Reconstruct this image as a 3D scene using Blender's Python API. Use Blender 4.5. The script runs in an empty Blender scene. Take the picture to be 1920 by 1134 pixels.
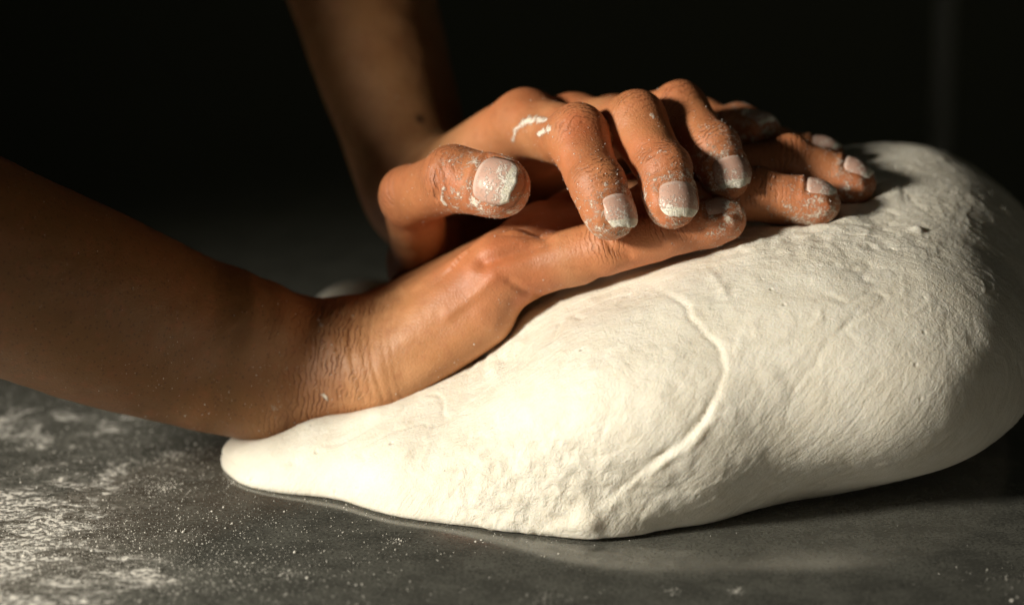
import bpy, math, random
import numpy as np
from mathutils import Vector, Matrix
from mathutils.bvhtree import BVHTree

random.seed(7); RNG = np.random.default_rng(7)
SC = bpy.context.scene
COL = SC.collection
MM = 0.001

# ------------------------------------------------------------------ camera
PITCH = math.radians(15.0)
DIST = 904.0                      # mm, lens to plane of focus
FPX = 1920 * 100 / 36             # focal length in photo pixels
Fv = np.array([0, math.cos(PITCH), -math.sin(PITCH)])
Uv = np.array([0, math.sin(PITCH), math.cos(PITCH)])
Rv = np.array([1.0, 0, 0])
CAM = np.zeros(3)
def P(px, py, w=0.0):
    """point (mm) seen at a photo pixel, w mm behind the plane of focus"""
    d = DIST + w
    return CAM + Fv*d + Rv*((px-960)/FPX*d) + Uv*((567-py)/FPX*d)
def V(x, y, w):
    v = Rv*x + Uv*y + Fv*w
    return v/np.linalg.norm(v)
CAM = np.array([0, -700.0, -P(1000, 1022, -25)[2]])    # the table top is z = 0
cam = bpy.data.objects.new('camera', bpy.data.cameras.new('camera'))
COL.objects.link(cam); SC.camera = cam
cam.location = Vector(CAM*MM)
cam.rotation_euler = (math.pi/2 - PITCH, 0, 0)
cam.data.lens = 100; cam.data.sensor_width = 36
cam.data.clip_start = 0.05; cam.data.clip_end = 20
cam.data.dof.use_dof = True
cam.data.dof.focus_distance = (DIST-6)*MM
cam.data.dof.aperture_fstop = 5.6

# ------------------------------------------------------------------ light
wd = bpy.data.worlds.new('World'); SC.world = wd; wd.use_nodes = True
bg = wd.node_tree.nodes['Background']
bg.inputs[0].default_value = (0.85, 0.95, 0.75, 1); bg.inputs[1].default_value = 0.006
def aim(o, target):
    o.rotation_euler = (Vector(target) - o.location).to_track_quat('-Z', 'Y').to_euler()
key = bpy.data.objects.new('key_lamp', bpy.data.lights.new('key_lamp', 'SPOT'))
COL.objects.link(key)
key.location = (-1.74, -0.93, 0.84)
key.data.energy = 345; key.data.color = (1.0, 0.945, 0.83)
key.data.shadow_soft_size = 0.17
key.data.spot_size = math.radians(19); key.data.spot_blend = 0.85
aim(key, (0.04, 0.17, 0.04))
fill = bpy.data.objects.new('fill_lamp', bpy.data.lights.new('fill_lamp', 'AREA'))
COL.objects.link(fill)
fill.location = (0.48, -0.90, 0.24)
fill.data.energy = 0.55; fill.data.color = (1.0, 0.92, 0.74); fill.data.size = 0.4
aim(fill, (0.12, 0.15, 0.05))
SC.view_settings.view_transform = 'Standard'; SC.view_settings.look = 'None'
SC.view_settings.exposure = 0.0; SC.view_settings.gamma = 1.0
SC.view_settings.use_curve_mapping = False
SC.cycles.use_denoising = True
SC.cycles.max_bounces = 5; SC.cycles.diffuse_bounces = 3
SC.cycles.use_adaptive_sampling = True; SC.cycles.adaptive_threshold = 0.02

# ------------------------------------------------------------------ node helpers
class NT:
    def __init__(self, name):
        self.m = bpy.data.materials.new(name); self.m.use_nodes = True
        self.t = self.m.node_tree; self.t.nodes.clear()
        self.out = self.n('ShaderNodeOutputMaterial')
        self.bsdf = self.n('ShaderNodeBsdfPrincipled')
        self.t.links.new(self.bsdf.outputs[0], self.out.inputs[0])
    def n(self, typ, **kw):
        x = self.t.nodes.new(typ)
        for k, v in kw.items(): setattr(x, k, v)
        return x
    def put(self, sock, v):
        if hasattr(v, 'is_output'): self.t.links.new(v, sock)
        else: sock.default_value = v
    def set(self, **kw):
        for k, v in kw.items(): self.put(self.bsdf.inputs[k.replace('_', ' ')], v)
    def attr(self, name): return self.n('ShaderNodeAttribute', attribute_name=name).outputs['Fac']
    def pos(self): return self.n('ShaderNodeNewGeometry').outputs['Position']
    def mapv(self, v, scale=(1, 1, 1), rot=(0, 0, 0), loc=(0, 0, 0)):
        x = self.n('ShaderNodeMapping'); self.put(x.inputs['Vector'], v)
        x.inputs['Scale'].default_value = scale; x.inputs['Rotation'].default_value = rot; x.inputs['Location'].default_value = loc
        return x.outputs[0]
    def noise(self, v, scale, detail=3, rough=0.55, dist=0):
        x = self.n('ShaderNodeTexNoise'); self.put(x.inputs['Vector'], v)
        x.inputs['Scale'].default_value = scale; x.inputs['Detail'].default_value = detail
        x.inputs['Roughness'].default_value = rough; x.inputs['Distortion'].default_value = dist
        return x.outputs['Fac']
    def voro(self, v, scale, feature='F1', rnd=1.0):
        x = self.n('ShaderNodeTexVoronoi', feature=feature); self.put(x.inputs['Vector'], v)
        x.inputs['Scale'].default_value = scale; x.inputs['Randomness'].default_value = rnd
        return x.outputs['Distance']
    def math(self, op, a, b=0.0, c=None, clamp=False):
        x = self.n('ShaderNodeMath', operation=op, use_clamp=clamp)
        self.put(x.inputs[0], a); self.put(x.inputs[1], b)
        if c is not None: self.put(x.inputs[2], c)
        return x.outputs[0]
    def ramp(self, v, lo, hi, a=0.0, b=1.0):
        x = self.n('ShaderNodeMapRange', interpolation_type='SMOOTHSTEP')
        self.put(x.inputs[0], v)
        for i, q in zip((1, 2, 3, 4), (lo, hi, a, b)): self.put(x.inputs[i], q)
        return x.outputs[0]
    def mix(self, f, a, b):
        x = self.n('ShaderNodeMix', data_type='RGBA')
        self.put(x.inputs[0], f)
        for i, q in ((6, a), (7, b)):
            if isinstance(q, tuple) and len(q) == 3: q = q + (1,)
            self.put(x.inputs[i], q)
        return x.outputs[2]
    def bump(self, h, dist, strength=1.0, normal=None):
        x = self.n('ShaderNodeBump'); self.put(x.inputs['Height'], h)
        x.inputs['Distance'].default_value = dist; x.inputs['Strength'].default_value = strength
        if normal is not None: self.t.links.new(normal, x.inputs['Normal'])
        return x.outputs[0]

# ------------------------------------------------------------------ distance fields
def smin(a, b, k):
    h = np.maximum(k - np.abs(a-b), 0)/k
    return np.minimum(a, b) - h*h*k*0.25
def smax(a, b, k): return -smin(-a, -b, k)
def nrm(v): v = np.asarray(v, float); return v/np.linalg.norm(v)

class Field:
    def __init__(self, lo, hi, h):
        self.lo = np.asarray(lo, float); self.h = h
        self.ax = [np.arange(l, u, h, dtype=np.float32) for l, u in zip(lo, hi)]
        self.shape = tuple(len(a) for a in self.ax)
        self.A = np.full(self.shape, 50, np.float32)
    def box(self, pts, m):
        pts = np.asarray(pts); lo = pts.min(0)-m; hi = pts.max(0)+m
        s = []
        for i in range(3):
            a = int(np.clip(np.floor((lo[i]-self.lo[i])/self.h), 0, self.shape[i]))
            b = int(np.clip(np.ceil((hi[i]-self.lo[i])/self.h)+1, 0, self.shape[i]))
            s.append(slice(a, b))
        return tuple(s)
    def co(self, s): return np.meshgrid(self.ax[0][s[0]], self.ax[1][s[1]], self.ax[2][s[2]], indexing='ij', sparse=True)

def d_cone(co, a, b, ra, rb, dors=None, flat=1.0):
    """tapered capsule; flat < 1 thins it along dors"""
    X, Y, Z = co
    a = np.asarray(a, float); b = np.asarray(b, float)
    ab = b-a; L = max(np.linalg.norm(ab), 1e-3); u = ab/L
    dx, dy, dz = X-a[0], Y-a[1], Z-a[2]
    t = dx*u[0]+dy*u[1]+dz*u[2]
    tc = np.clip(t/L, 0, 1)
    r = ra+(rb-ra)*tc
    qx, qy, qz = dx-tc*ab[0], dy-tc*ab[1], dz-tc*ab[2]
    q2 = qx*qx+qy*qy+qz*qz
    if dors is not None and flat != 1.0:
        n = np.asarray(dors, float); n = nrm(n-u*np.dot(n, u))
        dn = qx*n[0]+qy*n[1]+qz*n[2]
        q2 = q2 + dn*dn*(1/flat**2-1)
    return (np.sqrt(q2)-r).astype(np.float32)
def d_ell(co, c, ax, r):
    X, Y, Z = co
    dx, dy, dz = X-c[0], Y-c[1], Z-c[2]
    k0 = 0; k1 = 0
    for u, q in zip(ax, r):
        p = dx*u[0]+dy*u[1]+dz*u[2]
        k0 = k0 + (p/q)**2; k1 = k1 + (p/q**2)**2
    k0 = np.sqrt(k0); k1 = np.sqrt(k1)+1e-6
    return (k0*(k0-1)/k1).astype(np.float32)
def d_super(co, c, r, p=2.5):
    X, Y, Z = co
    dx, dy, dz = X-c[0], Y-c[1], Z-c[2]
    k0 = (np.abs(dx/r[0])**p+np.abs(dy/r[1])**p+np.abs(dz/r[2])**p)**(1/p)+1e-6
    return (np.sqrt(dx*dx+dy*dy+dz*dz)*(1-1/k0)).astype(np.float32)

def nets(F):
    """surface nets of the zero level: vertices (mm), quads"""
    D = F.A; S = D < 0
    n = [s-1 for s in D.shape]
    cnt = np.zeros(n, np.int8)
    for i in (0, 1):
        for j in (0, 1):
            for k in (0, 1): cnt += S[i:i+n[0], j:j+n[1], k:k+n[2]]
    act = (cnt > 0) & (cnt < 8)
    I, J, K = np.nonzero(act)
    idx = np.full(n, -1, np.int32); idx[I, J, K] = np.arange(len(I))
    acc = np.zeros((len(I), 3)); num = np.zeros(len(I))
    cor = [(i, j, k) for i in (0, 1) for j in (0, 1) for k in (0, 1)]
    val = {c: D[I+c[0], J+c[1], K+c[2]] for c in cor}
    for a in cor:
        for ax in range(3):
            if a[ax]: continue
            b = list(a); b[ax] = 1; b = tuple(b)
            va, vb = val[a], val[b]
            m = (va < 0) != (vb < 0)
            t = np.where(m, va/np.where(m, va-vb, 1), 0)
            for q in range(3):
                acc[:, q] += m*(a[q] + (t if q == ax else 0))
            num += m
    v = acc/num[:, None] + np.stack([I, J, K], 1)
    v = v*F.h + F.lo
    quads = []
    for ax in range(3):
        o1, o2 = [(1, 2), (2, 0), (0, 1)][ax]
        s0 = [slice(0, D.shape[q]) for q in range(3)]; s1 = list(s0)
        s0[ax] = slice(0, D.shape[ax]-1); s1[ax] = slice(1, D.shape[ax])
        A, B = S[tuple(s0)], S[tuple(s1)]
        e = np.argwhere(A != B)
        ok = (e[:, o1] > 0) & (e[:, o2] > 0) & (e[:, o1] < n[o1]) & (e[:, o2] < n[o2])
        e = e[ok]; flip = A[e[:, 0], e[:, 1], e[:, 2]]
        c = []
        for d1, d2 in ((-1, -1), (0, -1), (0, 0), (-1, 0)):
            f = e.copy(); f[:, o1] += d1; f[:, o2] += d2
            c.append(idx[f[:, 0], f[:, 1], f[:, 2]])
        q = np.stack(c, 1)
        q[~flip] = q[~flip][:, ::-1]
        quads.append(q)
    q = np.concatenate(quads); q = q[(q >= 0).all(1)]
    return v, q
def edges_of(q):
    e = np.concatenate([q[:, [0, 1]], q[:, [1, 2]], q[:, [2, 3]], q[:, [3, 0]]])
    return np.unique(np.sort(e, 1), axis=0)
def relax(v, e, it=3, lam=0.5, mu=-0.52):
    deg = np.bincount(e.ravel(), minlength=len(v)).astype(float)[:, None]
    for i in range(it):
        for f in (lam, mu):
            s = np.zeros_like(v)
            for c in range(3):
                s[:, c] = np.bincount(e[:, 0], v[e[:, 1], c], len(v)) + np.bincount(e[:, 1], v[e[:, 0], c], len(v))
            v = v + f*(s/np.maximum(deg, 1)-v)
    return v
def normals(v, q):
    a = v[q[:, 2]]-v[q[:, 0]]; b = v[q[:, 3]]-v[q[:, 1]]
    fn = np.cross(a, b); n = np.zeros_like(v)
    for k in range(4):
        for c in range(3): n[:, c] += np.bincount(q[:, k], fn[:, c], len(v))
    return n/np.maximum(np.linalg.norm(n, axis=1), 1e-9)[:, None]
def mesh_obj(name, v, q, mat, parent=None, attrs=None, smooth=True):
    me = bpy.data.meshes.new(name)
    v = np.asarray(v)*MM; q = np.asarray(q)
    me.vertices.add(len(v)); me.vertices.foreach_set('co', v.astype(np.float32).ravel())
    k = q.shape[1]
    me.loops.add(q.size); me.loops.foreach_set('vertex_index', q.astype(np.int32).ravel())
    me.polygons.add(len(q)); me.polygons.foreach_set('loop_start', np.arange(0, q.size, k, dtype=np.int32))
    me.update(calc_edges=True); me.validate()
    if smooth: me.polygons.foreach_set('use_smooth', np.ones(len(me.polygons), bool))
    for nme, a in (attrs or {}).items():
        at = me.attributes.new(nme, 'FLOAT', 'POINT'); at.data.foreach_set('value', np.asarray(a, np.float32))
    if mat: me.materials.append(mat)
    o = bpy.data.objects.new(name, me); COL.objects.link(o); o.parent = parent
    return o
def gnoise(p, scale, seed=0):
    """cheap smooth 3-D value noise in -1..1, vectorised; p in mm, scale = feature size in mm"""
    r = np.random.default_rng(1000+seed); T = r.uniform(-1, 1, 4096)
    Q, _ = np.linalg.qr(r.normal(0, 1, (3, 3)))
    x = (p@Q)/scale; i = np.floor(x).astype(np.int64); f = x-i; f = f*f*(3-2*f)
    out = 0
    for a in (0, 1):
        for b in (0, 1):
            for c in (0, 1):
                hsh = ((i[:, 0]+a)*73856093 ^ (i[:, 1]+b)*19349663 ^ (i[:, 2]+c)*83492791) & 4095
                w = (f[:, 0] if a else 1-f[:, 0])*(f[:, 1] if b else 1-f[:, 1])*(f[:, 2] if c else 1-f[:, 2])
                out = out + T[hsh]*w
    return out
def sstep(x, a, b):
    t = np.clip((x-a)/(b-a), 0, 1); return t*t*(3-2*t)

# ------------------------------------------------------------------ materials
def mat_table():
    m = NT('brushed_steel_top'); p = m.pos()
    base = m.noise(p, 60, 6, 0.7)
    fine = m.noise(p, 900, 3, 0.7)
    col = m.mix(m.ramp(base, 0.35, 0.7), (0.06, 0.059, 0.05), (0.105, 0.103, 0.087))
    col = m.mix(m.ramp(fine, 0.5, 0.66, 0, 0.75), col, (0.018, 0.018, 0.015))
    col = m.mix(m.ramp(fine, 0.44, 0.34, 0, 0.6), col, (0.14, 0.14, 0.12))
    ps = m.mapv(p, (1, 1.25, 1), (0, 0, 0.25))
    big = m.noise(ps, 9, 5, 0.62, 0.4)
    mid = m.noise(ps, 46, 6, 0.68, 0.6)
    grit = m.noise(p, 420, 4, 0.7)
    # worn away streaks of flour: thickest to the left of the table
    sx = m.n('ShaderNodeSeparateXYZ'); m.put(sx.inputs[0], p)
    left = m.ramp(sx.outputs[0], -0.05, -0.15)
    dens = m.math('ADD', m.math('MULTIPLY', big, 0.55), m.math('MULTIPLY', mid, 0.55))
    near_ = m.ramp(sx.outputs[1], 0.42, 0.25)
    thr = m.math('SUBTRACT', 0.76, m.math('MULTIPLY', m.math('MULTIPLY', left, near_), 0.225))
    fl = m.ramp(m.math('SUBTRACT', dens, thr), 0.0, 0.045)
    haze = m.ramp(m.math('SUBTRACT', dens, thr), -0.14, 0.06, 0, 0.22)
    haze = m.math('MULTIPLY', haze, m.ramp(grit, 0.42, 0.62))
    fl = m.math('MAXIMUM', m.math('MULTIPLY', fl, m.ramp(grit, 0.36, 0.60, 0.05, 1)), haze)
    col = m.mix(fl, col, (0.72, 0.68, 0.60))
    rough = m.math('ADD', m.math('ADD', 0.11, m.math('MULTIPLY', fine, 0.12)), m.math('MULTIPLY', m.ramp(fl, 0.35, 0.9), 0.6), clamp=True)
    b = m.bump(m.noise(p, 1400, 2), 0.00003, 0.6)
    b = m.bump(m.math('MULTIPLY', m.ramp(fl, 0.3, 0.85), m.math('ADD', 0.6, grit)), 0.0006, 0.9, b)
    m.set(Base_Color=col, Roughness=rough, Normal=b, Metallic=0.0)
    m.bsdf.inputs['IOR'].default_value = 2.3
    return m.m
def mat_dough():
    m = NT('wheat_dough'); p = m.pos()
    pr = m.mapv(m.mapv(p, rot=(0, math.radians(-36), 0)), (1, 1, 0.2))
    n1 = m.noise(p, 90, 5, 0.6); n2 = m.noise(pr, 420, 4, 0.65, 0.6); n3 = m.noise(p, 1300, 3, 0.6)
    pit = m.ramp(m.voro(p, 150), 0.0, 0.16, 1, 0)
    pit = m.math('MULTIPLY', pit, m.ramp(m.noise(p, 40, 2), 0.5, 0.62))
    col = m.mix(m.ramp(n1, 0.3, 0.7), (0.72, 0.66, 0.54), (0.78, 0.73, 0.62))
    speck = m.math('MULTIPLY', m.ramp(m.voro(p, 260), 0.05, 0.09, 1, 0), m.ramp(m.noise(p, 55, 3), 0.56, 0.62))
    col = m.mix(m.math('MULTIPLY', speck, 0.55), col, (0.22, 0.16, 0.09))
    dry = m.attr('rough')
    h = m.math('ADD', m.math('MULTIPLY', n2, 0.55), m.math('MULTIPLY', n3, 0.25))
    b = m.bump(h, 0.0014, 0.6)
    n4 = m.noise(p, 230, 5, 0.65, 1.2)
    b = m.bump(m.math('MULTIPLY', m.math('ABSOLUTE', m.math('SUBTRACT', n4, 0.5)), m.math('ADD', 0.09, m.math('MULTIPLY', dry, 1.5))), 0.0020, 0.7, b)
    b = m.bump(pit, -0.0007, 0.7, b)
    m.set(Base_Color=col, Roughness=m.math('ADD', 0.46, m.math('MULTIPLY', n1, 0.2)), Normal=b, Subsurface_Weight=0.22)
    m.bsdf.inputs['Subsurface Radius'].default_value = (1.0, 0.75, 0.5)
    m.bsdf.inputs['Subsurface Scale'].default_value = 0.006
    m.bsdf.inputs['Specular IOR Level'].default_value = 0.35
    return m.m
def mat_skin():
    m = NT('skin'); p = m.pos()
    red = m.attr('red'); fl = m.attr('flour'); wr = m.attr('wrinkle'); s = m.attr('along'); arm = m.attr('arm')
    n1 = m.noise(p, 55, 4, 0.6); n2 = m.noise(p, 260, 3, 0.6)
    col = m.mix(m.ramp(n1, 0.3, 0.7), (0.46, 0.212, 0.086), (0.57, 0.285, 0.130))
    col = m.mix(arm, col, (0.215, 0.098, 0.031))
    rr = m.math('MULTIPLY', red, m.ramp(n1, 0.25, 0.7, 0.45, 1.0), clamp=True)
    col = m.mix(rr, col, (0.47, 0.098, 0.030))
    col = m.mix(m.ramp(n2, 0.5, 0.75, 0, 0.35), col, (0.36, 0.12, 0.05))
    pores = m.ramp(m.voro(p, 560), 0.1, 0.3, 1, 0)
    col = m.mix(m.math('MULTIPLY', m.ramp(m.noise(p, 28, 4, 0.65), 0.42, 0.68), 0.5), col, (0.26, 0.095, 0.035))
    col = m.mix(m.math('MULTIPLY', pores, m.math('MULTIPLY', arm, 0.65)), col, (0.10, 0.045, 0.02))
    # lines across the joints
    wob = m.math('MULTIPLY', m.noise(p, 130, 3, 0.6), 0.006)
    ln = m.math('SINE', m.math('MULTIPLY', m.math('ADD', s, wob), 2*math.pi/0.0017))
    ln = m.math('MULTIPLY', m.ramp(ln, 0.1, 1.0), m.math('MULTIPLY', wr, m.ramp(m.noise(p, 210, 2), 0.35, 0.6)))
    col = m.mix(m.math('MULTIPLY', ln, 0.6), col, (0.18, 0.06, 0.025))
    # flour caught on the skin
    g1 = m.noise(p, 330, 5, 0.75); g2 = m.noise(p, 1500, 3, 0.7); g3 = m.noise(p, 120, 4, 0.6)
    g = m.math('ADD', m.math('MULTIPLY', g1, 0.5), m.math('ADD', m.math('MULTIPLY', g2, 0.35), m.math('MULTIPLY', g3, 0.25)))
    thr = m.math('SUBTRACT', 0.80, m.math('MULTIPLY', fl, 0.32))
    fm = m.math('MAXIMUM', m.ramp(m.math('SUBTRACT', g, thr), 0.0, 0.10), m.ramp(m.math('ADD', m.attr('paste'), m.math('MULTIPLY', m.math('SUBTRACT', m.math('ADD', m.math('MULTIPLY', g1, 0.6), m.math('MULTIPLY', g2, 0.4)), 0.5), 4.2)), 0.45, 0.95))
    col = m.mix(m.attr('mole'), col, (0.05, 0.02, 0.01))
    col = m.mix(m.math('MULTIPLY', fm, 0.88), col, (0.80, 0.72, 0.60))
    cells = m.voro(p, 850, 'DISTANCE_TO_EDGE')
    b = m.bump(m.ramp(cells, 0.0, 0.25), 0.0001, 0.45)
    b = m.bump(m.noise(p, 300, 3, 0.5), 0.0004, 0.35, b)
    b = m.bump(ln, -0.0005, 0.8, b)
    b = m.bump(fm, 0.0004, 0.8, b)
    m.set(Base_Color=col, Roughness=m.math('ADD', m.math('ADD', 0.46, m.math('MULTIPLY', n2, 0.14)), m.math('MULTIPLY', fm, 0.4), clamp=True), Normal=b, Subsurface_Weight=0.10)
    m.bsdf.inputs['Subsurface Radius'].default_value = (1.0, 0.35, 0.2)
    m.bsdf.inputs['Subsurface Scale'].default_value = 0.0035
    m.bsdf.inputs['Specular IOR Level'].default_value = 0.45
    return m.m
def mat_nail():
    m = NT('fingernail'); p = m.pos(); nb = m.attr('nail_along'); fl = m.attr('flour')
    g = m.math('ADD', m.math('MULTIPLY', m.noise(p, 420, 5, 0.75), 0.6), m.math('MULTIPLY', m.noise(p, 1500, 3), 0.4))
    edge = m.ramp(m.math('ADD', nb, m.math('MULTIPLY', m.noise(p, 300, 2), 0.10)), 0.83, 0.88)
    moon = m.ramp(nb, 0.22, 0.12)
    col = m.mix(moon, (0.55, 0.34, 0.26), (0.62, 0.46, 0.38))
    col = m.mix(edge, col, (0.74, 0.68, 0.54))
    fm = m.ramp(m.math('SUBTRACT', g, m.math('SUBTRACT', 0.64, m.math('MULTIPLY', fl, 0.20))), 0, 0.08)
    col = m.mix(m.math('MULTIPLY', fm, 0.8), col, (0.82, 0.76, 0.66))
    b = m.bump(fm, 0.0003, 0.8)
    b = m.bump(m.noise(p, 900, 2), 0.00015, 0.5, b)
    m.set(Base_Color=col, Roughness=m.math('ADD', 0.33, m.math('MULTIPLY', fm, 0.4)), Normal=b, Subsurface_Weight=0.1)
    m.bsdf.inputs['Subsurface Radius'].default_value = (1, .5, .3); m.bsdf.inputs['Subsurface Scale'].default_value = 0.001
    return m.m
def mat_plain(name, col, rough=0.8, metal=0.0):
    m = NT(name); p = m.pos()
    c = m.mix(m.noise(p, 40, 4), tuple(x*0.8 for x in col), tuple(min(1, x*1.15) for x in col))
    m.set(Base_Color=c, Roughness=rough, Metallic=metal)
    return m.m
M_TABLE = mat_table(); M_DOUGH = mat_dough(); M_SKIN = mat_skin(); M_NAIL = mat_nail()
M_FLOUR = mat_plain('flour', (0.80, 0.76, 0.68), 0.95)
M_WALL = mat_plain('dark_wall', (0.5, 0.51, 0.36), 0.9)
M_POLE = mat_plain('grey_metal', (0.22, 0.22, 0.19), 0.5, 0.0)

# ------------------------------------------------------------------ setting
def box_obj(name, lo, hi, mat):
    x0, y0, z0 = lo; x1, y1, z1 = hi
    v = [(x0,y0,z0),(x1,y0,z0),(x1,y1,z0),(x0,y1,z0),(x0,y0,z1),(x1,y0,z1),(x1,y1,z1),(x0,y1,z1)]
    q = [(3,2,1,0),(4,5,6,7),(0,1,5,4),(1,2,6,5),(2,3,7,6),(3,0,4,7)]
    return mesh_obj(name, v, q, mat, smooth=False)
table = box_obj('table', (-900, -420, -40), (900, 1400, 0), M_TABLE)
table['label'] = 'dark grey steel work table dusted with white flour'; table['category'] = 'table'
wall = box_obj('wall', (-2500, 1500, -900), (2500, 1560, 1500), M_WALL); wall['kind'] = 'structure'

# ------------------------------------------------------------------ hands
class Hand:
    """one arm: a distance field, its skeleton, the marks on its skin"""
    def __init__(self, lo, hi, h):
        self.F = Field(lo, hi, h); self.B = self.F.A
        self.redbones = []; self.joints = []; self.nails = []; self.tips = []; self.fl = []; self.red = []
    def base(self, a, b, ra, rb, k=6, dors=None, flat=1.0):
        s = self.F.box([a, b], max(ra, rb)+k+3)
        self.B[s] = smin(self.B[s], d_cone(self.F.co(s), a, b, ra, rb, dors, flat), k)
    def dent(self, a, b, ra, rb, k=4):
        s = self.F.box([a, b], max(ra, rb)+k+3)
        self.B[s] = smax(self.B[s], -d_cone(self.F.co(s), a, b, ra, rb), k)
    def begin(self): self.H = self.B.copy()
    def finger(self, pts, rad, dors, kp=7, flat=0.93, nail=None, pads=True):
        """pts: MCP, PIP, DIP, tip centre; dors: back-of-finger vector at each"""
        s = self.F.box(pts, max(rad)+10); co = self.F.co(s)
        f = None
        n = len(pts)
        for i in range(n-1):
            a, b = pts[i], pts[i+1]
            mid = a*0.5+b*0.5; rm = (rad[i]+rad[i+1])/2*(0.945 if i < n-2 else 1.0)
            d = np.minimum(d_cone(co, a, mid, rad[i], rm, dors[i], flat), d_cone(co, mid, b, rm, rad[i+1], dors[i], flat))
            if pads:
                u = nrm(b-a); pd = nrm(dors[i]-u*np.dot(dors[i], u))
                r0 = rm*0.72
                c0 = a*0.72+b*0.28-pd*rm*0.36; c1 = a*0.30+b*0.70-pd*rm*0.36
                d = smin(d, d_cone(co, c0, c1, r0, r0), 3)
            f = d if f is None else smin(f, d, 2.2)
            if i: self.redbones.append((a, b, rad[i]))
        # knuckle pad on the back of each middle joint
        for i in range(1, n-1):
            c = pts[i]+nrm(dors[i]+dors[i-1])*rad[i]*0.36
            f = smin(f, d_cone(co, c, c+np.array([0, 0, .01]), rad[i]*0.70, rad[i]*0.70), 3)
        # pulp of the tip
        u = nrm(pts[-1]-pts[-2]); pd = nrm(dors[-1]-u*np.dot(dors[-1], u))
        c = pts[-1]-pd*rad[-1]*0.22-u*1.0
        f = smin(f, d_cone(co, c-u*3, c+u*1.5, rad[-1]*0.86, rad[-1]*0.82), 3)
        self.H[s] = np.minimum(self.H[s], smin(self.B[s], f, kp))
        for i in range(n-1):
            u2 = nrm(pts[i+1]-pts[max(i-1, 0)] if i else pts[1]-pts[0])
            self.joints.append((pts[i], u2, dors[i], rad[i]*(1.5 if i == 0 else 1.0), i))
        self.tips.append((pts[-1], rad[-1]))
        if nail: self.nails.append((pts[-2], pts[-1], pd, rad[-1], nail))
    def build(self, name, parent, label):
        self.F.A = self.H
        v, q = nets(self.F)
        e = edges_of(q); v = relax(v, e, 3)
        n = normals(v, q); N = len(v)
        red = np.zeros(N); wr = np.zeros(N); al = np.zeros(N); flr = np.zeros(N); best = np.full(N, 1e9)
        for j, u, dn, r, i in self.joints:
            d = v-j; dist = np.linalg.norm(d, axis=1)
            back = np.clip(n@nrm(dn)*1.2+0.25, 0, 1)
            g = np.exp(-(dist/(r*1.55))**2)
            red = np.maximum(red, g*(0.95 if i else 0.8)*(0.4+0.6*back))
            if i:
                wr = np.maximum(wr, np.exp(-((d@u)/(r*0.75))**2)*np.exp(-(dist/(r*2))**4)*back)
            m = dist < best; best[m] = dist[m]; al[m] = (d@u)[m]
        for t, r in self.tips:
            dist = np.linalg.norm(v-t, axis=1)
            flr = np.maximum(flr, 0.92*np.exp(-(dist/(r*3.0))**2))
            red = np.maximum(red, 0.85*np.exp(-(dist/(r*2.0))**2))
        for a, b, r in self.redbones:
            ab = b-a; t = np.clip((v-a)@ab/(ab@ab), 0, 1); dist = np.linalg.norm(v-a-t[:, None]*ab, axis=1)
            red = np.maximum(red, 0.6*np.exp(-(dist/(r*1.7))**4))
        for c, r, a in self.fl: flr = np.maximum(flr, a*np.exp(-(np.linalg.norm(v-c, axis=1)/r)**2))
        for c, r, a in self.red: red = np.maximum(red, a*np.exp(-(np.linalg.norm(v-c, axis=1)/r)**2))
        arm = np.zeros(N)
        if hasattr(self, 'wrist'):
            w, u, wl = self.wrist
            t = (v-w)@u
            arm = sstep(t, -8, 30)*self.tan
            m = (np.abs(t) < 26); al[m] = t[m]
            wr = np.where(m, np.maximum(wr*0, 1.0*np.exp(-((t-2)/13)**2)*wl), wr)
        # nail beds sit a little below the fold round them
        for a, t, pd, r, (ln, wd, b0, th) in self.nails:
            u = nrm(t-a); lat = np.cross(u, pd)
            d = v-t; x = d@lat/(wd*0.5); y = (d@u-(b0))/ln; z = d@pd
            m = (z > 0) & (y > -0.35) & (y < 1.15) & (np.abs(x) < 1.5)
            rr = np.maximum(np.abs(x)**3, np.abs((y-0.5)*2)**3*(y < 0.5))**(1/3)
            v = v + (m*(-0.45*(1-sstep(rr, 0.8, 1.0)) + 0.45*np.exp(-((rr-1.13)/0.12)**2)*(y < 0.9)))[:, None]*n
        rel = v-CAM; dep = rel@Fv; sx = 960+rel@Rv/dep*FPX; sy = 567-rel@Uv/dep*FPX; front = np.sum(n*rel, 1) < 0
        def stroke(pts, w, wid):
            dmin = np.full(N, 1e9)
            ok = front & (np.abs(dep-DIST-w) < 18)
            for (x0, y0), (x1, y1) in zip(pts[:-1], pts[1:]):
                ex, ey = x1-x0, y1-y0; t = np.clip(((sx-x0)*ex+(sy-y0)*ey)/(ex*ex+ey*ey+1e-6), 0, 1)
                dmin = np.minimum(dmin, np.hypot(sx-x0-t*ex, sy-y0-t*ey))
            return np.where(ok, np.exp(-(dmin/(wid*5.7))**2), 0)
        paste = np.zeros(N); mole = np.zeros(N); push = np.zeros(N)
        for pts, w, wid, h in getattr(self, 'folds', []): push += h*stroke(pts, w, wid)
        for pts, w, wid, h in getattr(self, 'pastes', []):
            g = stroke(pts, w, wid); paste = np.maximum(paste, g); push += h*g*(0.7+0.9*gnoise(v, 1.8, 8))
        for pts, w, wid in getattr(self, 'moles', []): mole = np.maximum(mole, stroke(pts, w, wid))
        v = v + (push+gnoise(v, 7, 3)*0.22+gnoise(v, 3.1, 4)*0.08)[:, None]*n
        o = mesh_obj(name, v, q, M_SKIN, parent, dict(red=red, wrinkle=wr, along=al*MM, flour=flr, arm=arm, paste=paste, mole=mole))
        o['label'] = label
        for nl in self.nails: self.make_nail(nl, o)
        self.v, self.q, self.n, self.flr = v, q, n, flr
        return o
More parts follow.
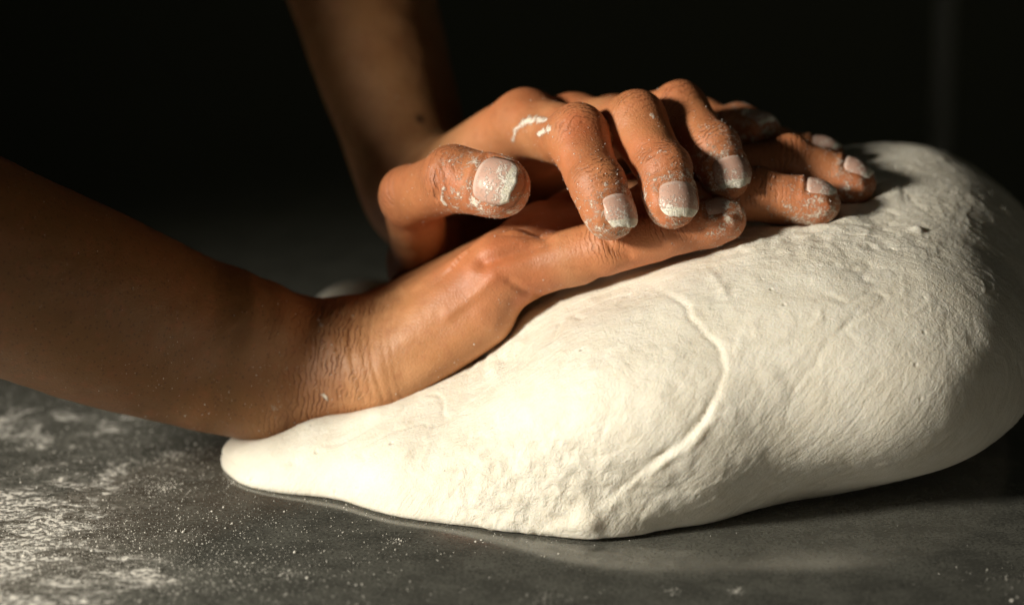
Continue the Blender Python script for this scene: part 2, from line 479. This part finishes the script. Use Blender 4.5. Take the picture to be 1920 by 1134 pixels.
    def make_nail(self, nl, parent):
        a, t, pd, r, (ln, wd, b0, th) = nl
        u = nrm(t-a); lat = np.cross(u, pd)
        NA, NB = 17, 19
        vs = []; nb = []
        for j in range(NB):
            b = j/(NB-1)
            wprof = math.sqrt(max(0.02, 1-(1-min(b/0.30, 1))**2.2))
            if b > 0.6: wprof *= 1-0.28*((b-0.6)/0.4)**2
            for i in range(NA):
                s = (i/(NA-1)*2-1)
                x = s*wd*0.5*wprof
                rr = r*1.06
                zz = math.sqrt(max(0, 1-(x/rr)**2))*rr*0.93
                z = zz - 0.05*r - 0.9*max(0, b-0.35)**2 * r*0.95 + th
                rag = 0
                rag = (math.sin(s*5+r*9)*0.22+math.sin(s*13+wd*3)*0.16)*max(0, b-0.85)/0.15 - 1.7*s*s*b*b
                y = b0 + ln*b + rag
                if b < 0.2: z -= ((0.2-b)/0.2)**2*1.3
                z -= 0.5*abs(s)**6
                vs.append(t+u*y+lat*x+pd*z); nb.append(b)
        qs = [(j*NA+i, j*NA+i+1, (j+1)*NA+i+1, (j+1)*NA+i) for j in range(NB-1) for i in range(NA-1)]
        o = mesh_obj('fingernail', vs, qs, M_NAIL, parent, dict(nail_along=nb, flour=[min(1, 0.35+0.6*b) for b in nb]))
        md = o.modifiers.new('thickness', 'SOLIDIFY'); md.thickness = 0.00045; md.offset = -1
        return o

def smooth_chain(ch, m):
    p = np.array([np.r_[c, r] for c, r in ch]); out = []
    for i in range(len(p)-1):
        p0, p1, p2, p3 = p[max(i-1, 0)], p[i], p[i+1], p[min(i+2, len(p)-1)]
        for k in range(m):
            t = k/m
            out.append(0.5*(2*p1+(p2-p0)*t+(2*p0-5*p1+4*p2-p3)*t*t+(3*p1-p0-3*p2+p3)*t**3))
    out.append(p[-1])
    return [(o[:3], o[3]) for o in out]
person = bpy.data.objects.new('person', None); COL.objects.link(person)
person['label'] = 'person with bare forearms kneading dough, one floury hand pressed over the other'
person['category'] = 'person'

EL = P(-160, 445, -19); EA = nrm(EL-P(500, 672, 52))      # towards the near elbow
# ---- the near arm: palm down on the dough, fingers stretched to the right, little finger nearest
def build_near():
    A = P(-260, 330, 40); Bm = P(1680, 900, 130)
    pts = np.array([P(-150, 250, 0), P(-150, 900, 0), P(1700, 250, 0), P(1700, 900, 0), P(800, 500, -10), P(800, 500, 135)])
    lo = pts.min(0)-5; hi = pts.max(0)+5
    H = Hand((EL[0]-42, P(0, 567, -100)[1], P(600, 890, 50)[2]), (P(1680, 567, 60)[0], P(800, 250, 130)[1], P(600, 235, 60)[2]+28), 0.75)
    up = V(0, 0.93, -0.37)
    # forearm: deeper than it is high
    fa = [(EL+EA*62, 35), (EL, 33), (P(60, 530, 5), 31), (P(200, 584, 23), 29.8), (P(350, 638, 41), 27.2), (P(500, 676, 52), 23.5), (P(590, 682, 54), 20.5), (P(660, 668, 52), 19.5)]
    fa = smooth_chain(fa, 5)
    for (a, ra), (b, rb) in zip(fa[:-1], fa[1:]): 
        H.base(a, b, ra, rb, 3)
    for (a, ra), (b, rb) in zip(fa[:-1], fa[1:]):
        sh = Fv*15-Uv*3.5
        H.base(a+sh, b+sh, ra*0.87, rb*0.87, 3)
    # little bump of the ulna and the muscle below the wrist
    H.base(P(455, 606, 36), P(490, 610, 38), 15, 13, 9)
    H.base(P(400, 740, 34), P(500, 770, 38), 9, 8.5, 12)
    H.base(P(500, 756, 44), P(600, 744, 44), 9.5, 9, 9)
    H.base(P(600, 744, 44), P(668, 722, 42), 9, 8.5, 9)
    # metacarpals
    bl, br_, bm_, bi = P(700, 690, 40), P(700, 655, 50), P(705, 630, 62), P(715, 615, 75)
    ml, mr, mm_, mi = P(938, 512, 27), P(1022, 445, 41), P(1085, 418, 58), P(1105, 415, 77)
    H.base(bl, ml, 14.5, 11.3, 7); H.base(br_, mr, 14, 10.8, 7); H.base(bm_, mm_, 14, 11, 7); H.base(bi, mi, 13.5, 11, 7)
    # heel and little finger side of the palm
    H.base(P(715, 712, 34), P(905, 592, 28), 11.5, 10.5, 8)
    H.base(P(760, 690, 62), P(960, 575, 62), 13, 12, 9)
    H.base(P(780, 640, 85), P(900, 590, 98), 13, 11, 9)
    H.base(P(660, 690, 46), P(720, 690, 48), 18, 15, 8)
    # tendons on the back of the hand
    H.base(P(800, 560, 52), P(1010, 412, 40), 1.6, 2.2, 4)
    H.base(P(800, 590, 40), P(925, 470, 27), 1.6, 2.4, 5)
    H.begin()
    dl = V(0.12, 0.85, -0.52)
    H.finger([ml, P(1140, 462, 17), P(1262, 432, 13), P(1355, 409, 11)], [10.8, 9.3, 8.0, 7.2], [V(-.2, .85, -.5), V(0, .85, -.5), dl, dl], nail=(10, 11, -5.2, 0.15))
    dr = V(0.15, 0.87, -0.45)
    H.finger([mr, P(1225, 395, 30), P(1420, 365, 27), P(1530, 377, 26)], [10.6, 9.6, 8.6, 7.8], [V(-.2, .9, -.4), V(0, .93, -.35), dr, dr], nail=(10.8, 11.8, -4.6, 0.15))
    dm = V(0.2, 0.87, -0.45)
    H.finger([mm_, P(1290, 335, 50), P(1480, 305, 46), P(1597, 339, 44)], [10.8, 9.8, 8.8, 8.0], [V(-.2, .9, -.3), V(0, .95, -.3), dm, dm], nail=(11.2, 12, -5, 0.15))
    di = V(0.2, 0.93, -0.3)
    H.finger([mi, P(1310, 335, 72), P(1450, 288, 68), P(1542, 296, 65)], [10.8, 9.8, 8.8, 7.9], [V(-.2, .9, -.2), V(0, .95, -.2), di, di], nail=(10.8, 11.6, -4.6, 0.15))
    dt = V(0.1, 0.6, 0.6)
    H.finger([P(790, 610, 88), P(930, 565, 112), P(1050, 520, 122), P(1130, 490, 124)], [13, 11, 10, 9.2], [dt, dt, dt, dt], kp=10, nail=(13, 13, -5, 0.15))
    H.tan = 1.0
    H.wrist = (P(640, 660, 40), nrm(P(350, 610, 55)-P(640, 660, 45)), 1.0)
    H.folds = [([(905, 490), (940, 478), (985, 464), (1020, 446)], 24, 2.6, -2.2), ([(955, 528), (985, 548), (1012, 562)], 15, 1.2, -0.9),
               ([(1130, 440), (1150, 470), (1180, 478)], 8, 1.2, -0.8), *[([(x0, 560+abs(x0-670)*.15), (x0-10+j, 630), (x0-2+j, 690), (x0+16, 750)], 36, wd, h*0.6) for x0, j, wd, h in ((664, 0, .9, -.8), (684, 3, .6, -.45), (703, -2, .8, -.6), (722, 4, .5, -.3), (640, 2, .7, -.45), (622, -3, .5, -.35), (604, 1, .5, -.3), (738, 2, .5, -.25), (590, 2, .4, -.2))],
               ([(750, 690), (820, 640), (880, 560)], 25, 5, -0.7), ([(880, 520), (915, 505)], 22, 5, 0.3), ([(760, 545), (880, 478), (1010, 420)], 42, 1.8, 1.3), ([(840, 590), (900, 545), (925, 520)], 26, 2.0, 0.7)]
    H.pastes = [([(596, 597), (604, 612)], 36, 0.5, 0.3), ([(606, 740), (614, 748)], 34, 0.9, 0.2)]
    for c, r, a in [((930, 490, 18), 14, .8), ((1000, 530, 18), 12, .7), ((860, 560, 20), 18, .35), ((1040, 430, 30), 12, .4), ((990, 560, 18), 8, .7)]:
        H.red.append((P(*c), r, a))
    for c, r, a in [((1000, 450, 25), 10, .75), ((840, 710, 20), 14, .45), ((520, 725, 30), 26, .60), ((600, 600, 35), 12, .5), ((1350, 420, 8), 22, .85), ((1500, 370, 20), 26, .8), ((620, 740, 30), 12, .5), ((290, 690, 8), 16, .5), ((400, 770, 25), 20, .45), ((620, 600, 34), 14, .55), ((960, 590, 18), 14, .4)]:
        H.fl.append((P(*c), r, a))
    return H
# ---- the far arm: comes down from behind, fingers bent over the near hand, thumb towards the camera
def build_far():
    H = Hand((P(530, 567, 170)[0], P(800, 450, -14)[1], P(700, 620, 60)[2]), (P(1500, 567, 90)[0], P(650, -120, 215)[1]+30, P(650, -120, 170)[2]), 0.75)
    fa = [(P(640, -130, 190), 27), (P(690, 60, 160), 22.5), (P(728, 190, 138), 19.5), (P(762, 300, 122), 17.5), (P(785, 370, 112), 17.5)]
    fa = smooth_chain(fa, 4)
    for (a, ra), (b, rb) in zip(fa[:-1], fa[1:]):
        H.base(a, b, ra, rb, 6)
        H.base(a+Fv*12+Rv*6, b+Fv*10+Rv*6, ra*0.85, rb*0.9, 6)
    mi, mm_, mr, ml = P(985, 230, 54), P(1075, 238, 64), P(1150, 240, 78), P(1215, 255, 96)
    H.base(P(815, 345, 106), mi, 13, 10.6, 8); H.base(P(830, 350, 112), mm_, 13, 10.5, 8)
    H.base(P(840, 360, 120), mr, 13, 10, 8); H.base(P(850, 380, 128), ml, 13, 9.5, 8)
    H.base(P(850, 410, 128), P(1060, 300, 98), 14, 9, 8)
    # thumb base and heel of the palm
    H.base(P(800, 470, 100), P(786, 520, 84), 13, 10, 6)
    H.base(P(800, 380, 122), P(825, 480, 122), 17, 14, 8)
    # first dorsal muscle between thumb and index
    H.base(P(820, 350, 88), P(935, 262, 66), 9.5, 7.5, 8)
    H.begin()
    dv = V(0.55, 0.35, -0.76); d0 = V(-.35, .9, .1)
    H.finger([mi, P(1083, 258, 20), P(1120, 345, 4), P(1146, 400, -1)], [10.8, 10.4, 8.8, 8.0], [d0, V(.45, .6, -.6), dv, dv], kp=6, nail=(12.5, 13.2, -3.6, 0.1))
    dv = V(0.36, 0.30, -0.88)
    H.finger([mm_, P(1193, 232, 26), P(1245, 318, 8), P(1260, 378, 2)], [10.8, 10.3, 8.8, 8.2], [d0, V(.4, .7, -.6), dv, dv], kp=6, nail=(13, 13.8, -4.0, 0.1))
    dv = V(0.26, 0.30, -0.92)
    H.finger([mr, P(1274, 212, 42), P(1338, 278, 24), P(1362, 328, 19)], [10.6, 10.1, 8.6, 7.9], [d0, V(.4, .7, -.6), dv, dv], kp=6, nail=(12, 13, -3.6, 0.1))
    dv = V(0.22, 0.87, -0.44)
    H.finger([ml, P(1320, 235, 82), P(1382, 238, 70), P(1424, 245, 62)], [9.6, 8.6, 7.6, 7.1], [d0, V(0, .95, -.3), dv, dv], kp=6, nail=(10.5, 11, -3.8, 0.1))
    dv = V(0.12, 0.18, -0.98)
    H.finger([P(784, 478, 84), P(770, 368, 46), P(850, 335, 19), P(934, 350, 9)], [10.2, 10.4, 10.9, 10.0], [V(-.9, .2, -.2), V(-.5, .5, -.7), V(0, .35, -.93), dv], kp=8, nail=(15, 16, -4.6, 0.2))
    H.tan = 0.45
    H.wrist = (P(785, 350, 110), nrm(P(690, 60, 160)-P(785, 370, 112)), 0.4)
    H.pastes = [([(962, 264), (967, 243)], 40, 0.6, 0.1), ([(967, 243), (985, 230)], 40, 0.9, 0.2), ([(985, 229), (1004, 222), (1020, 226)], 40, 1.6, 0.35), ([(1012, 252), (1030, 240), (1042, 246)], 32, 1.2, 0.15), ([(1398, 210), (1418, 214), (1440, 222)], 60, 2.0, 0.5),
                ([(832, 352), (828, 374), (836, 384)], 10, 0.7, 0.2), ([(1222, 214), (1228, 222)], 20, 0.5, 0.3), ([(890, 372), (893, 385)], 0, 0.7, 0.3)]
    H.moles = [([(786, 222), (789, 224)], 122, 1.2)]
    H.folds = [([(812, 318), (822, 345), (818, 372)], 22, 0.9, -0.6), ([(826, 305), (836, 330), (836, 360)], 16, 0.9, -0.5), ([(1060, 290), (1078, 330)], 20, 1.6, -0.6), ([(1010, 215), (1035, 225)], 38, 3, -0.8)]
    for c, r, a in [((985, 200, 45), 12, .8), ((840, 330, 8), 12, .8), ((735, 360, 40), 12, .7), ((1090, 240, 10), 14, .8), ((760, 480, 70), 10, .3)]:
        H.red.append((P(*c), r, a))
    for c, r, a in [((860, 310, 8), 14, .7), ((900, 300, 5), 12, .6), ((1110, 300, 5), 16, .6), ((1240, 290, 5), 16, .55), ((1340, 260, 20), 16, .8), ((1000, 240, 40), 12, .35), ((760, 400, 40), 14, .2)]:
        H.fl.append((P(*c), r, a))
    return H

near = build_near(); far = build_far()
# the hands press into each other without crossing
def sample(Fd, A, pts):
    g = (pts-Fd.lo)/Fd.h
    i = np.clip(np.floor(g).astype(int), 0, np.array(A.shape)-2); f = np.clip(g-i, 0, 1)
    out = 0
    for a in (0, 1):
        for b in (0, 1):
            for c in (0, 1):
                w = (f[:, 0] if a else 1-f[:, 0])*(f[:, 1] if b else 1-f[:, 1])*(f[:, 2] if c else 1-f[:, 2])
                out = out + A[i[:, 0]+a, i[:, 1]+b, i[:, 2]+c]*w
    ins = ((g >= 0) & (g <= np.array(A.shape)-1)).all(1)
    return np.where(ins, out, 50)
def carve(T, TA, Fs, SA, off, k):
    """TA = TA minus SA grown by off"""
    lo = np.maximum(T.lo, Fs.lo); hi = np.minimum([a[-1] for a in T.ax], [a[-1] for a in Fs.ax])
    s = T.box([lo, hi], 0)
    X, Y, Z = np.meshgrid(T.ax[0][s[0]], T.ax[1][s[1]], T.ax[2][s[2]], indexing='ij')
    d = sample(Fs, SA, np.stack([X.ravel(), Y.ravel(), Z.ravel()], 1).astype(float)).reshape(X.shape)-off
    TA[s] = smax(TA[s], -d.astype(np.float32), k)
carve(far.F, far.H, near.F, near.H, 0.2, 1.5)

# ------------------------------------------------------------------ dough
def build_dough():
    lo = (P(400, 567, 50)[0]-8, P(1300, 700, -75)[1], -1.0); hi = (P(1960, 567, 60)[0]+20, P(1500, 567, 215)[1], P(1600, 200, 60)[2])
    F = Field(lo, hi, 0.85); s = tuple(slice(0, n) for n in F.shape); co = F.co(s)
    def rot(ang):      # turned about the viewing axis, degrees counter-clockwise
        a = math.radians(ang); c, q = math.cos(a), math.sin(a)
        return [Rv*c+Uv*q, -Rv*q+Uv*c, Fv]
    c1 = P(1590, 600, 60); c1[2] = 43
    d = d_super(co, c1, (64, 95, 44.5), 2.08)
    c2 = P(1690, 600, 112); c2[2] = 46
    d = smin(d, d_ell(co, c2, [np.array([1., 0, 0]), np.array([0, 1., 0]), np.array([0, 0, 1.])], (45, 60, 44.5)), 38)
    d = smin(d, d_ell(co, P(1240, 775, 24), rot(20), (68, 42, 62)), 30)
    d = smin(d, d_cone(co, P(790, 838, 46), P(1210, 585, 46), 18, 22), 16)
    d = smin(d, d_ell(co, P(860, 880, 32), [nrm(P(1000, 900, 10)-P(600, 880, 50)), np.array([0, 0, 1.]), np.cross(nrm(P(1000, 900, 10)-P(600, 880, 50)), [0, 0, 1.])], (62, 23, 40)), 22)
    d = smin(d, d_cone(co, P(600, 895, 42), P(800, 936, 14), 10, 15), 10)
    d = smin(d, d_cone(co, P(800, 936, 14), P(1110, 966, -7), 15, 18), 12)
    d = smin(d, d_ell(co, P(600, 868, 52), [Rv, np.array([0, 0, 1.]), np.array([0, 1., 0])], (33, 19, 34)), 14)
    d = smin(d, d_ell(co, P(688, 602, 160), [Rv, np.array([0, 0, 1.]), np.array([0, 1., 0])], (23, 15, 20)), 10)
    d = smin(d, d_cone(co, P(720, 620, 158), P(1120, 610, 100), 9, 15), 12)
    d = smax(d, -(co[2]-0.4).astype(np.float32)+0*d, 3)
    F.A = d.astype(np.float32)
    carve(F, F.A, near.F, near.H, -0.35, 4.0)
    v, q = nets(F); e = edges_of(q); v = relax(v, e, 3)
    n = normals(v, q)
    # swelling, stretch marks, lumps
    v = v + (gnoise(v, 34, 11)*1.2+gnoise(v, 14, 12)*0.5)[:, None]*n
    bv = BVHTree.FromPolygons([Vector(x) for x in v], [tuple(int(i) for i in x) for x in q])
    def on(px, py):
        dr = nrm(P(px, py, 0)-CAM); h = bv.ray_cast(Vector(CAM), Vector(dr)); return np.array(h[0]) if h[0] is not None else None
    def line(pts, step=6):
        out = []
        for (x0, y0), (x1, y1) in zip(pts[:-1], pts[1:]):
            m = max(1, int(math.hypot(x1-x0, y1-y0)/step))
            for i in range(m):
                h = on(x0+(x1-x0)*i/m, y0+(y1-y0)*i/m)
                if h is not None: out.append(h)
        return np.array(out)
    px = None
    rel = v-CAM; dep = rel@Fv; sx = 960+rel@Rv/dep*FPX; sy = 567-rel@Uv/dep*FPX     # where each point of the front lies
    facing = (np.sum(n*rel, 1) < 0)
    def seam(pts, ridge, wid, groove=0.0, step_h=0.0, least=0.0):
        L = line(pts)
        if len(L) < 3: return np.zeros(len(v))
        L = L + np.stack([gnoise(L, 12, 51+i)*1.3+gnoise(L, 5, 61+i)*0.5 for i in range(3)], 1)
        lo_, hi_ = L.min(0)-30, L.max(0)+30
        m = np.nonzero(((v > lo_) & (v < hi_)).all(1))[0]
        D = np.full(len(m), 1e9); I = np.zeros(len(m), int)
        for i, p in enumerate(L):
            dd = ((v[m]-p)**2).sum(1); c = dd < D; D[c] = dd[c]; I[c] = i
        D = np.sqrt(D)
        T = np.gradient(L, axis=0); T /= np.linalg.norm(T, axis=1)[:, None]+1e-9
        sd = np.sum(np.cross(T[I], n[m])*(v[m]-L[I]), 1)       # signed: + to the right of travel
        end = np.minimum(I, len(L)-1-I)/max(8, len(L)*0.12); end = np.clip(end, 0, 1)
        jag = np.clip(0.75+1.1*gnoise(v[m], 11, 21)+0.6*gnoise(v[m], 4, 22), least, 2.0)
        out = np.zeros(len(v))
        out[m] = end*jag*(ridge*np.exp(-(D/wid)**2) - groove*np.exp(-((sd-wid*1.4)/(wid*1.0))**2)*(sd > 0)*(D < wid*4) + step_h*np.exp(-(D/22)**2)*sstep(-sd, -1, 2))
        return out
    sm = seam([(1225, 530), (1275, 560), (1320, 605), (1350, 650), (1364, 690), (1352, 745), (1318, 795), (1262, 845), (1205, 890), (1150, 935), (1105, 975)], 0.36, 0.8, 0.6, 0.65, 0.7)
    disp = sm
    hd = sample(near.F, near.H, v)
    disp = disp + 1.3*np.exp(-((hd-5)/4.5)**2)*(0.7+0.6*gnoise(v, 9, 41))*(v[:, 2] > 6)
    disp = disp + seam([(1345, 770), (1290, 830), (1230, 880), (1170, 918), (1120, 955)], 0.55, 0.9)
    disp = disp + seam([(1105, 985), (1050, 990), (990, 1000), (940, 1012)], 1.3, 1.8, 0.6)
    disp = disp + seam([(1300, 480), (1350, 530), (1385, 590), (1390, 640)], 0.35, 1.2)
    disp = disp + seam([(900, 640), (915, 680), (905, 710)], -1.6, 2.0)
    disp = disp + seam([(535, 872), (555, 866), (575, 858)], -1.4, 1.8)
    disp = disp + seam([(770, 885), (785, 875), (800, 862)], -1.2, 1.6)
    disp = disp + seam([(1470, 640), (1500, 612), (1535, 606), (1540, 575), (1550, 552)], 0.4, 0.8)
    disp = disp + seam([(1400, 640), (1430, 628), (1450, 600), (1490, 590)], 0.3, 0.8)
    disp = disp + seam([(1467, 805), (1478, 770), (1492, 728), (1530, 690), (1545, 650), (1600, 600), (1640, 560)], -0.3, 0.7)
    for c, r, a in [((1104, 978), 4.2, 2.6), ((965, 1015), 3, 1.6), ((1720, 432), 2.0, 1.6), ((1650, 915), 2, 1.0), ((1885, 395), 2, 1.0)]:
        h = on(*c)
        if h is not None: disp = disp + a*np.exp(-(((v-h)**2).sum(1))/r**2)
    rough = np.exp(-(((sx-1000)/180)**2+((sy-905)/110)**2)**1.5)*facing
    rough = np.maximum(rough, 0.42*np.exp(-(((sx-930)/90)**2+((sy-690)/60)**2))*facing)
    rough = np.maximum(rough, 0.22*np.exp(-(((sx-1180)/200)**2+((sy-700)/150)**2))*facing)
    rough = np.maximum(rough, 0.5*np.exp(-(((sx-1500)/260)**2+((sy-450)/50)**2)))
    lump = gnoise(v, 6.5, 31)*0.45-np.abs(gnoise(v, 5.6, 32))*1.3+0.4-np.abs(gnoise(v, 2.8, 34))*0.6+0.2
    disp = disp
    disp = disp + seam([(908, 640), (930, 662), (938, 700), (925, 730)], 1.1, 3.5) + seam([(1010, 560), (1060, 600), (1080, 650)], 0.35, 2.5)
    tdir = nrm([0.62, 0.1, 0.78]); warp = v + np.stack([gnoise(v, 16, 81+i) for i in range(3)], 1)*5
    al_ = warp@tdir; cs = warp-al_[:, None]*tdir*0.72
    cr = np.clip(1-np.abs(gnoise(cs, 7.0, 91))*5.5, 0, 1)**2*sstep(gnoise(v, 21, 92), -0.25, 0.35)
    cr2 = np.clip(1-np.abs(gnoise(cs+40, 4.2, 93))*4.0, 0, 1)**2*sstep(gnoise(v, 15, 94), -0.1, 0.4)
    disp = disp - 0.42*cr*(v[:, 2] > 4) + 0.26*cr2*(v[:, 2] > 4) + lump*(0.03+1.05*rough) + gnoise(v*np.array([1, 1, 0.5])+v[:, [2, 1, 0]]*0.5, 3.2, 33)*0.07
    v = v+disp[:, None]*n
    v[:, 2] = np.maximum(v[:, 2], 0.25)
    return v, q, rough
dv_, dq_, dr_ = build_dough()
dough = mesh_obj('dough', dv_, dq_, M_DOUGH, None, dict(rough=dr_))
dough['label'] = 'large smooth lump of pale wheat dough being kneaded on the table'; dough['category'] = 'dough'

near.build('arm', person, 'near arm with its palm flat on the dough, fingers stretched out')
far.build('arm', person, 'far arm coming down from behind, bent fingers over the near hand')

# ------------------------------------------------------------------ rolled sleeves, just outside the picture
M_CLOTH = mat_plain('dark_cloth', (0.03, 0.03, 0.032), 0.9)
def sleeve(path, rad, seed):
    path = np.array(path, float); n = 48; rows = []
    ts = np.linspace(0, len(path)-1, 40)
    v = []; q = []
    for j, t in enumerate(ts):
        i = min(int(t), len(path)-2); f = t-i
        c = path[i]*(1-f)+path[i+1]*f; r = rad[i]*(1-f)+rad[i+1]*f
        u = nrm(path[min(i+1, len(path)-1)]-path[i]); a = nrm(np.cross(u, [0, 1, 0.2])); b = np.cross(u, a)
        roll = 1.10 if j < 7 else 1.0
        if j in (0, 7): roll *= 0.97
        for k in range(n):
            th = 2*math.pi*k/n
            fold = 1+0.03*math.sin(3*th+j*0.5+seed)+0.025*math.sin(j*0.9+2*math.sin(th+seed))
            v.append(c+(a*math.cos(th)+b*math.sin(th))*r*roll*fold)
    for j in range(len(ts)-1):
        for k in range(n): q.append((j*n+k, j*n+(k+1) % n, (j+1)*n+(k+1) % n, (j+1)*n+k))
    o = mesh_obj('sleeve', v, q, M_CLOTH, person)
    md = o.modifiers.new('thickness', 'SOLIDIFY'); md.thickness = 0.003
    return o
e0 = EL; H0 = np.array([0, 0, 1.0])
sleeve([e0+EA*40, e0+EA*75+H0*2, e0+EA*115+H0*14, e0+EA*115+np.array([-70, 25, 70]), e0+EA*115+np.array([-220, 60, 230])], [42, 44, 46, 50, 60], 0.0)
f0 = P(640, -110, 187)
sleeve([f0, f0+np.array([-25, 25, 70]), f0+np.array([-70, 30, 130]), f0+np.array([-160, 30, 230]), f0+np.array([-240, 10, 300])], [48, 56, 66, 70, 76], 2.0)

# ------------------------------------------------------------------ loose flour
def grains(name, pos, size, parent=None):
    pos = np.asarray(pos); n = len(pos)
    O = np.array([(1,0,0),(-1,0,0),(0,1,0),(0,-1,0),(0,0,1),(0,0,-1)], float)
    T = np.array([(0,2,4),(2,1,4),(1,3,4),(3,0,4),(2,0,5),(1,2,5),(3,1,5),(0,3,5)])
    jit = RNG.uniform(0.5, 1.3, (n, 6, 1))
    ang = RNG.uniform(0, 6.28, n); c, s = np.cos(ang), np.sin(ang)
    Rm = np.zeros((n, 3, 3)); Rm[:, 0, 0] = c; Rm[:, 0, 1] = -s; Rm[:, 1, 0] = s; Rm[:, 1, 1] = c; Rm[:, 2, 2] = 1
    v = (np.einsum('nij,kj->nki', Rm, O)*jit*np.asarray(size)[:, None, None]) + pos[:, None, :]
    q = (T[None]+np.arange(n)[:, None, None]*6)
    return mesh_obj(name, v.reshape(-1, 3), q.reshape(-1, 3), M_FLOUR, parent, smooth=False)
def on_table():
    pts = []
    blobs = [(60, 1090, 26, 1700), (150, 1050, 24, 900), (250, 850, 25, 500), (330, 850, 12, 250), (450, 1090, 14, 260), (30, 780, 25, 500), (230, 990, 30, 600), (330, 1000, 34, 500), (560, 1060, 30, 420), (310, 910, 7, 120), (1700, 1090, 40, 12), (1890, 1090, 10, 60), (1000, 1090, 80, 40), (1380, 1108, 1.2, 24), (1030, 1120, 4, 40), (740, 1012, 2, 20), (1260, 1110, 1.5, 16), (170, 720, 40, 300), (325, 855, 3, 90), (438, 882, 1.6, 40), (442, 903, 2, 50), (310, 912, 2.5, 60), (545, 1075, 2, 30), (95, 993, 3, 40)]
    for x, y, r, k in blobs:
        k = int(k*2.2)
        y0 = (567-y)/FPX; ray = Fv+Rv*((x-960)/FPX)+Uv*y0; t = -CAM[2]/ray[2]; c = CAM+ray*t
        g = RNG.normal(0, 1, (k, 2))*np.array([r, r*1.1])
        pts.append(np.c_[c[0]+g[:, 0], c[1]+g[:, 1], np.full(k, 0.1)])
    k = 1100
    pts.append(np.c_[RNG.uniform(-190, 30, k), RNG.uniform(60, 330, k), np.full(k, 0.1)])
    pts = np.concatenate(pts); return pts
tp = on_table()
_i = RNG.choice(np.nonzero((dv_[:, 2] < 1.2) & (dv_[:, 1] < 260))[0], 1400)
_d = dv_[_i]-np.array([40, 190, 0]); _d[:, 2] = 0; _d /= np.linalg.norm(_d, axis=1)[:, None]
_e = np.array(dv_[_i]); _e += _d*RNG.gamma(1.2, 2.2, len(_i))[:, None]; _e[:, 2] = 0.1
tp = np.concatenate([tp, _e[RNG.uniform(0, 1, len(_e)) < 0.35+0.65*(gnoise(_e, 14, 77) > 0.1)]])
sz = RNG.gamma(1.2, 0.06, len(tp))+0.04
tp[:, 2] = sz*0.4
fo = grains('flour', tp, np.minimum(sz, 0.8)); fo['kind'] = 'stuff'
fo['label'] = 'loose white flour scattered over the dark table top'; fo['category'] = 'flour'
arms = [o for o in person.children]
for H, o in zip((near, far), arms):
    v, q, n, fl = H.v, H.q, H.n, H.flr
    c = v[q].mean(1); w = fl[q].mean(1)**1.5+0.012
    k = 6000
    i = RNG.choice(len(q), k, p=w/w.sum())
    p = c[i]+RNG.uniform(-.3, .3, (k, 3)); s = RNG.gamma(1.3, 0.045, k)+0.04
    g = grains('flour_dust', p, np.minimum(s, 0.32), o); g['kind'] = 'stuff'

def hairs(H, o, k):
    v, q, n = H.v, H.q, H.n
    w, u, _ = H.wrist
    c = v[q].mean(1); t = (c-w)@u; ok = np.nonzero(t > 18)[0]
    i = RNG.choice(ok, k); p = c[i]; nn = n[q[i, 0]]
    side = np.cross(nn, u); g = -u+0.55*side*RNG.normal(0.4, 0.5, (k, 1)); g -= nn*np.sum(g*nn, 1)[:, None]; g /= np.linalg.norm(g, axis=1)[:, None]
    L = RNG.uniform(2.0, 5.0, (k, 1)); b = np.cross(nn, g)*0.028
    m1 = p+g*L*0.5+nn*L*0.16; m2 = p+g*L+nn*L*0.20
    vs = np.stack([p-b, p+b, m1-b*0.8, m1+b*0.8, m2-b*.2, m2+b*.2], 1).reshape(-1, 3)
    qs = (np.array([(0, 1, 3, 2), (2, 3, 5, 4)])[None]+np.arange(k)[:, None, None]*6).reshape(-1, 4)
    a = mesh_obj('arm_hair', vs, qs, M_HAIR, o); a['kind'] = 'stuff'
M_HAIR = mat_plain('hair', (0.22, 0.13, 0.06), 0.4)
hairs(near, arms[0], 2200); hairs(far, arms[1], 700)

# ------------------------------------------------------------------ background
def pole():
    a = P(1765, 230, 420); b = P(1765, -260, 420)
    n = 16; v = []; q = []
    top = b[2]+60
    for z, r in ((0.2, 26), (5, 26), (6, 6), (top, 6)):
        for i in range(n):
            t = 2*math.pi*i/n; v.append((a[0]+r*math.cos(t), a[1]+r*math.sin(t), z))
    for j in range(3):
        for i in range(n): q.append((j*n+i, j*n+(i+1) % n, (j+1)*n+(i+1) % n, (j+1)*n+i))
    o = mesh_obj('metal_pole', v, q, M_POLE)
    o['label'] = 'thin blurred grey upright pole in the dark behind the dough'; o['category'] = 'pole'
pole()
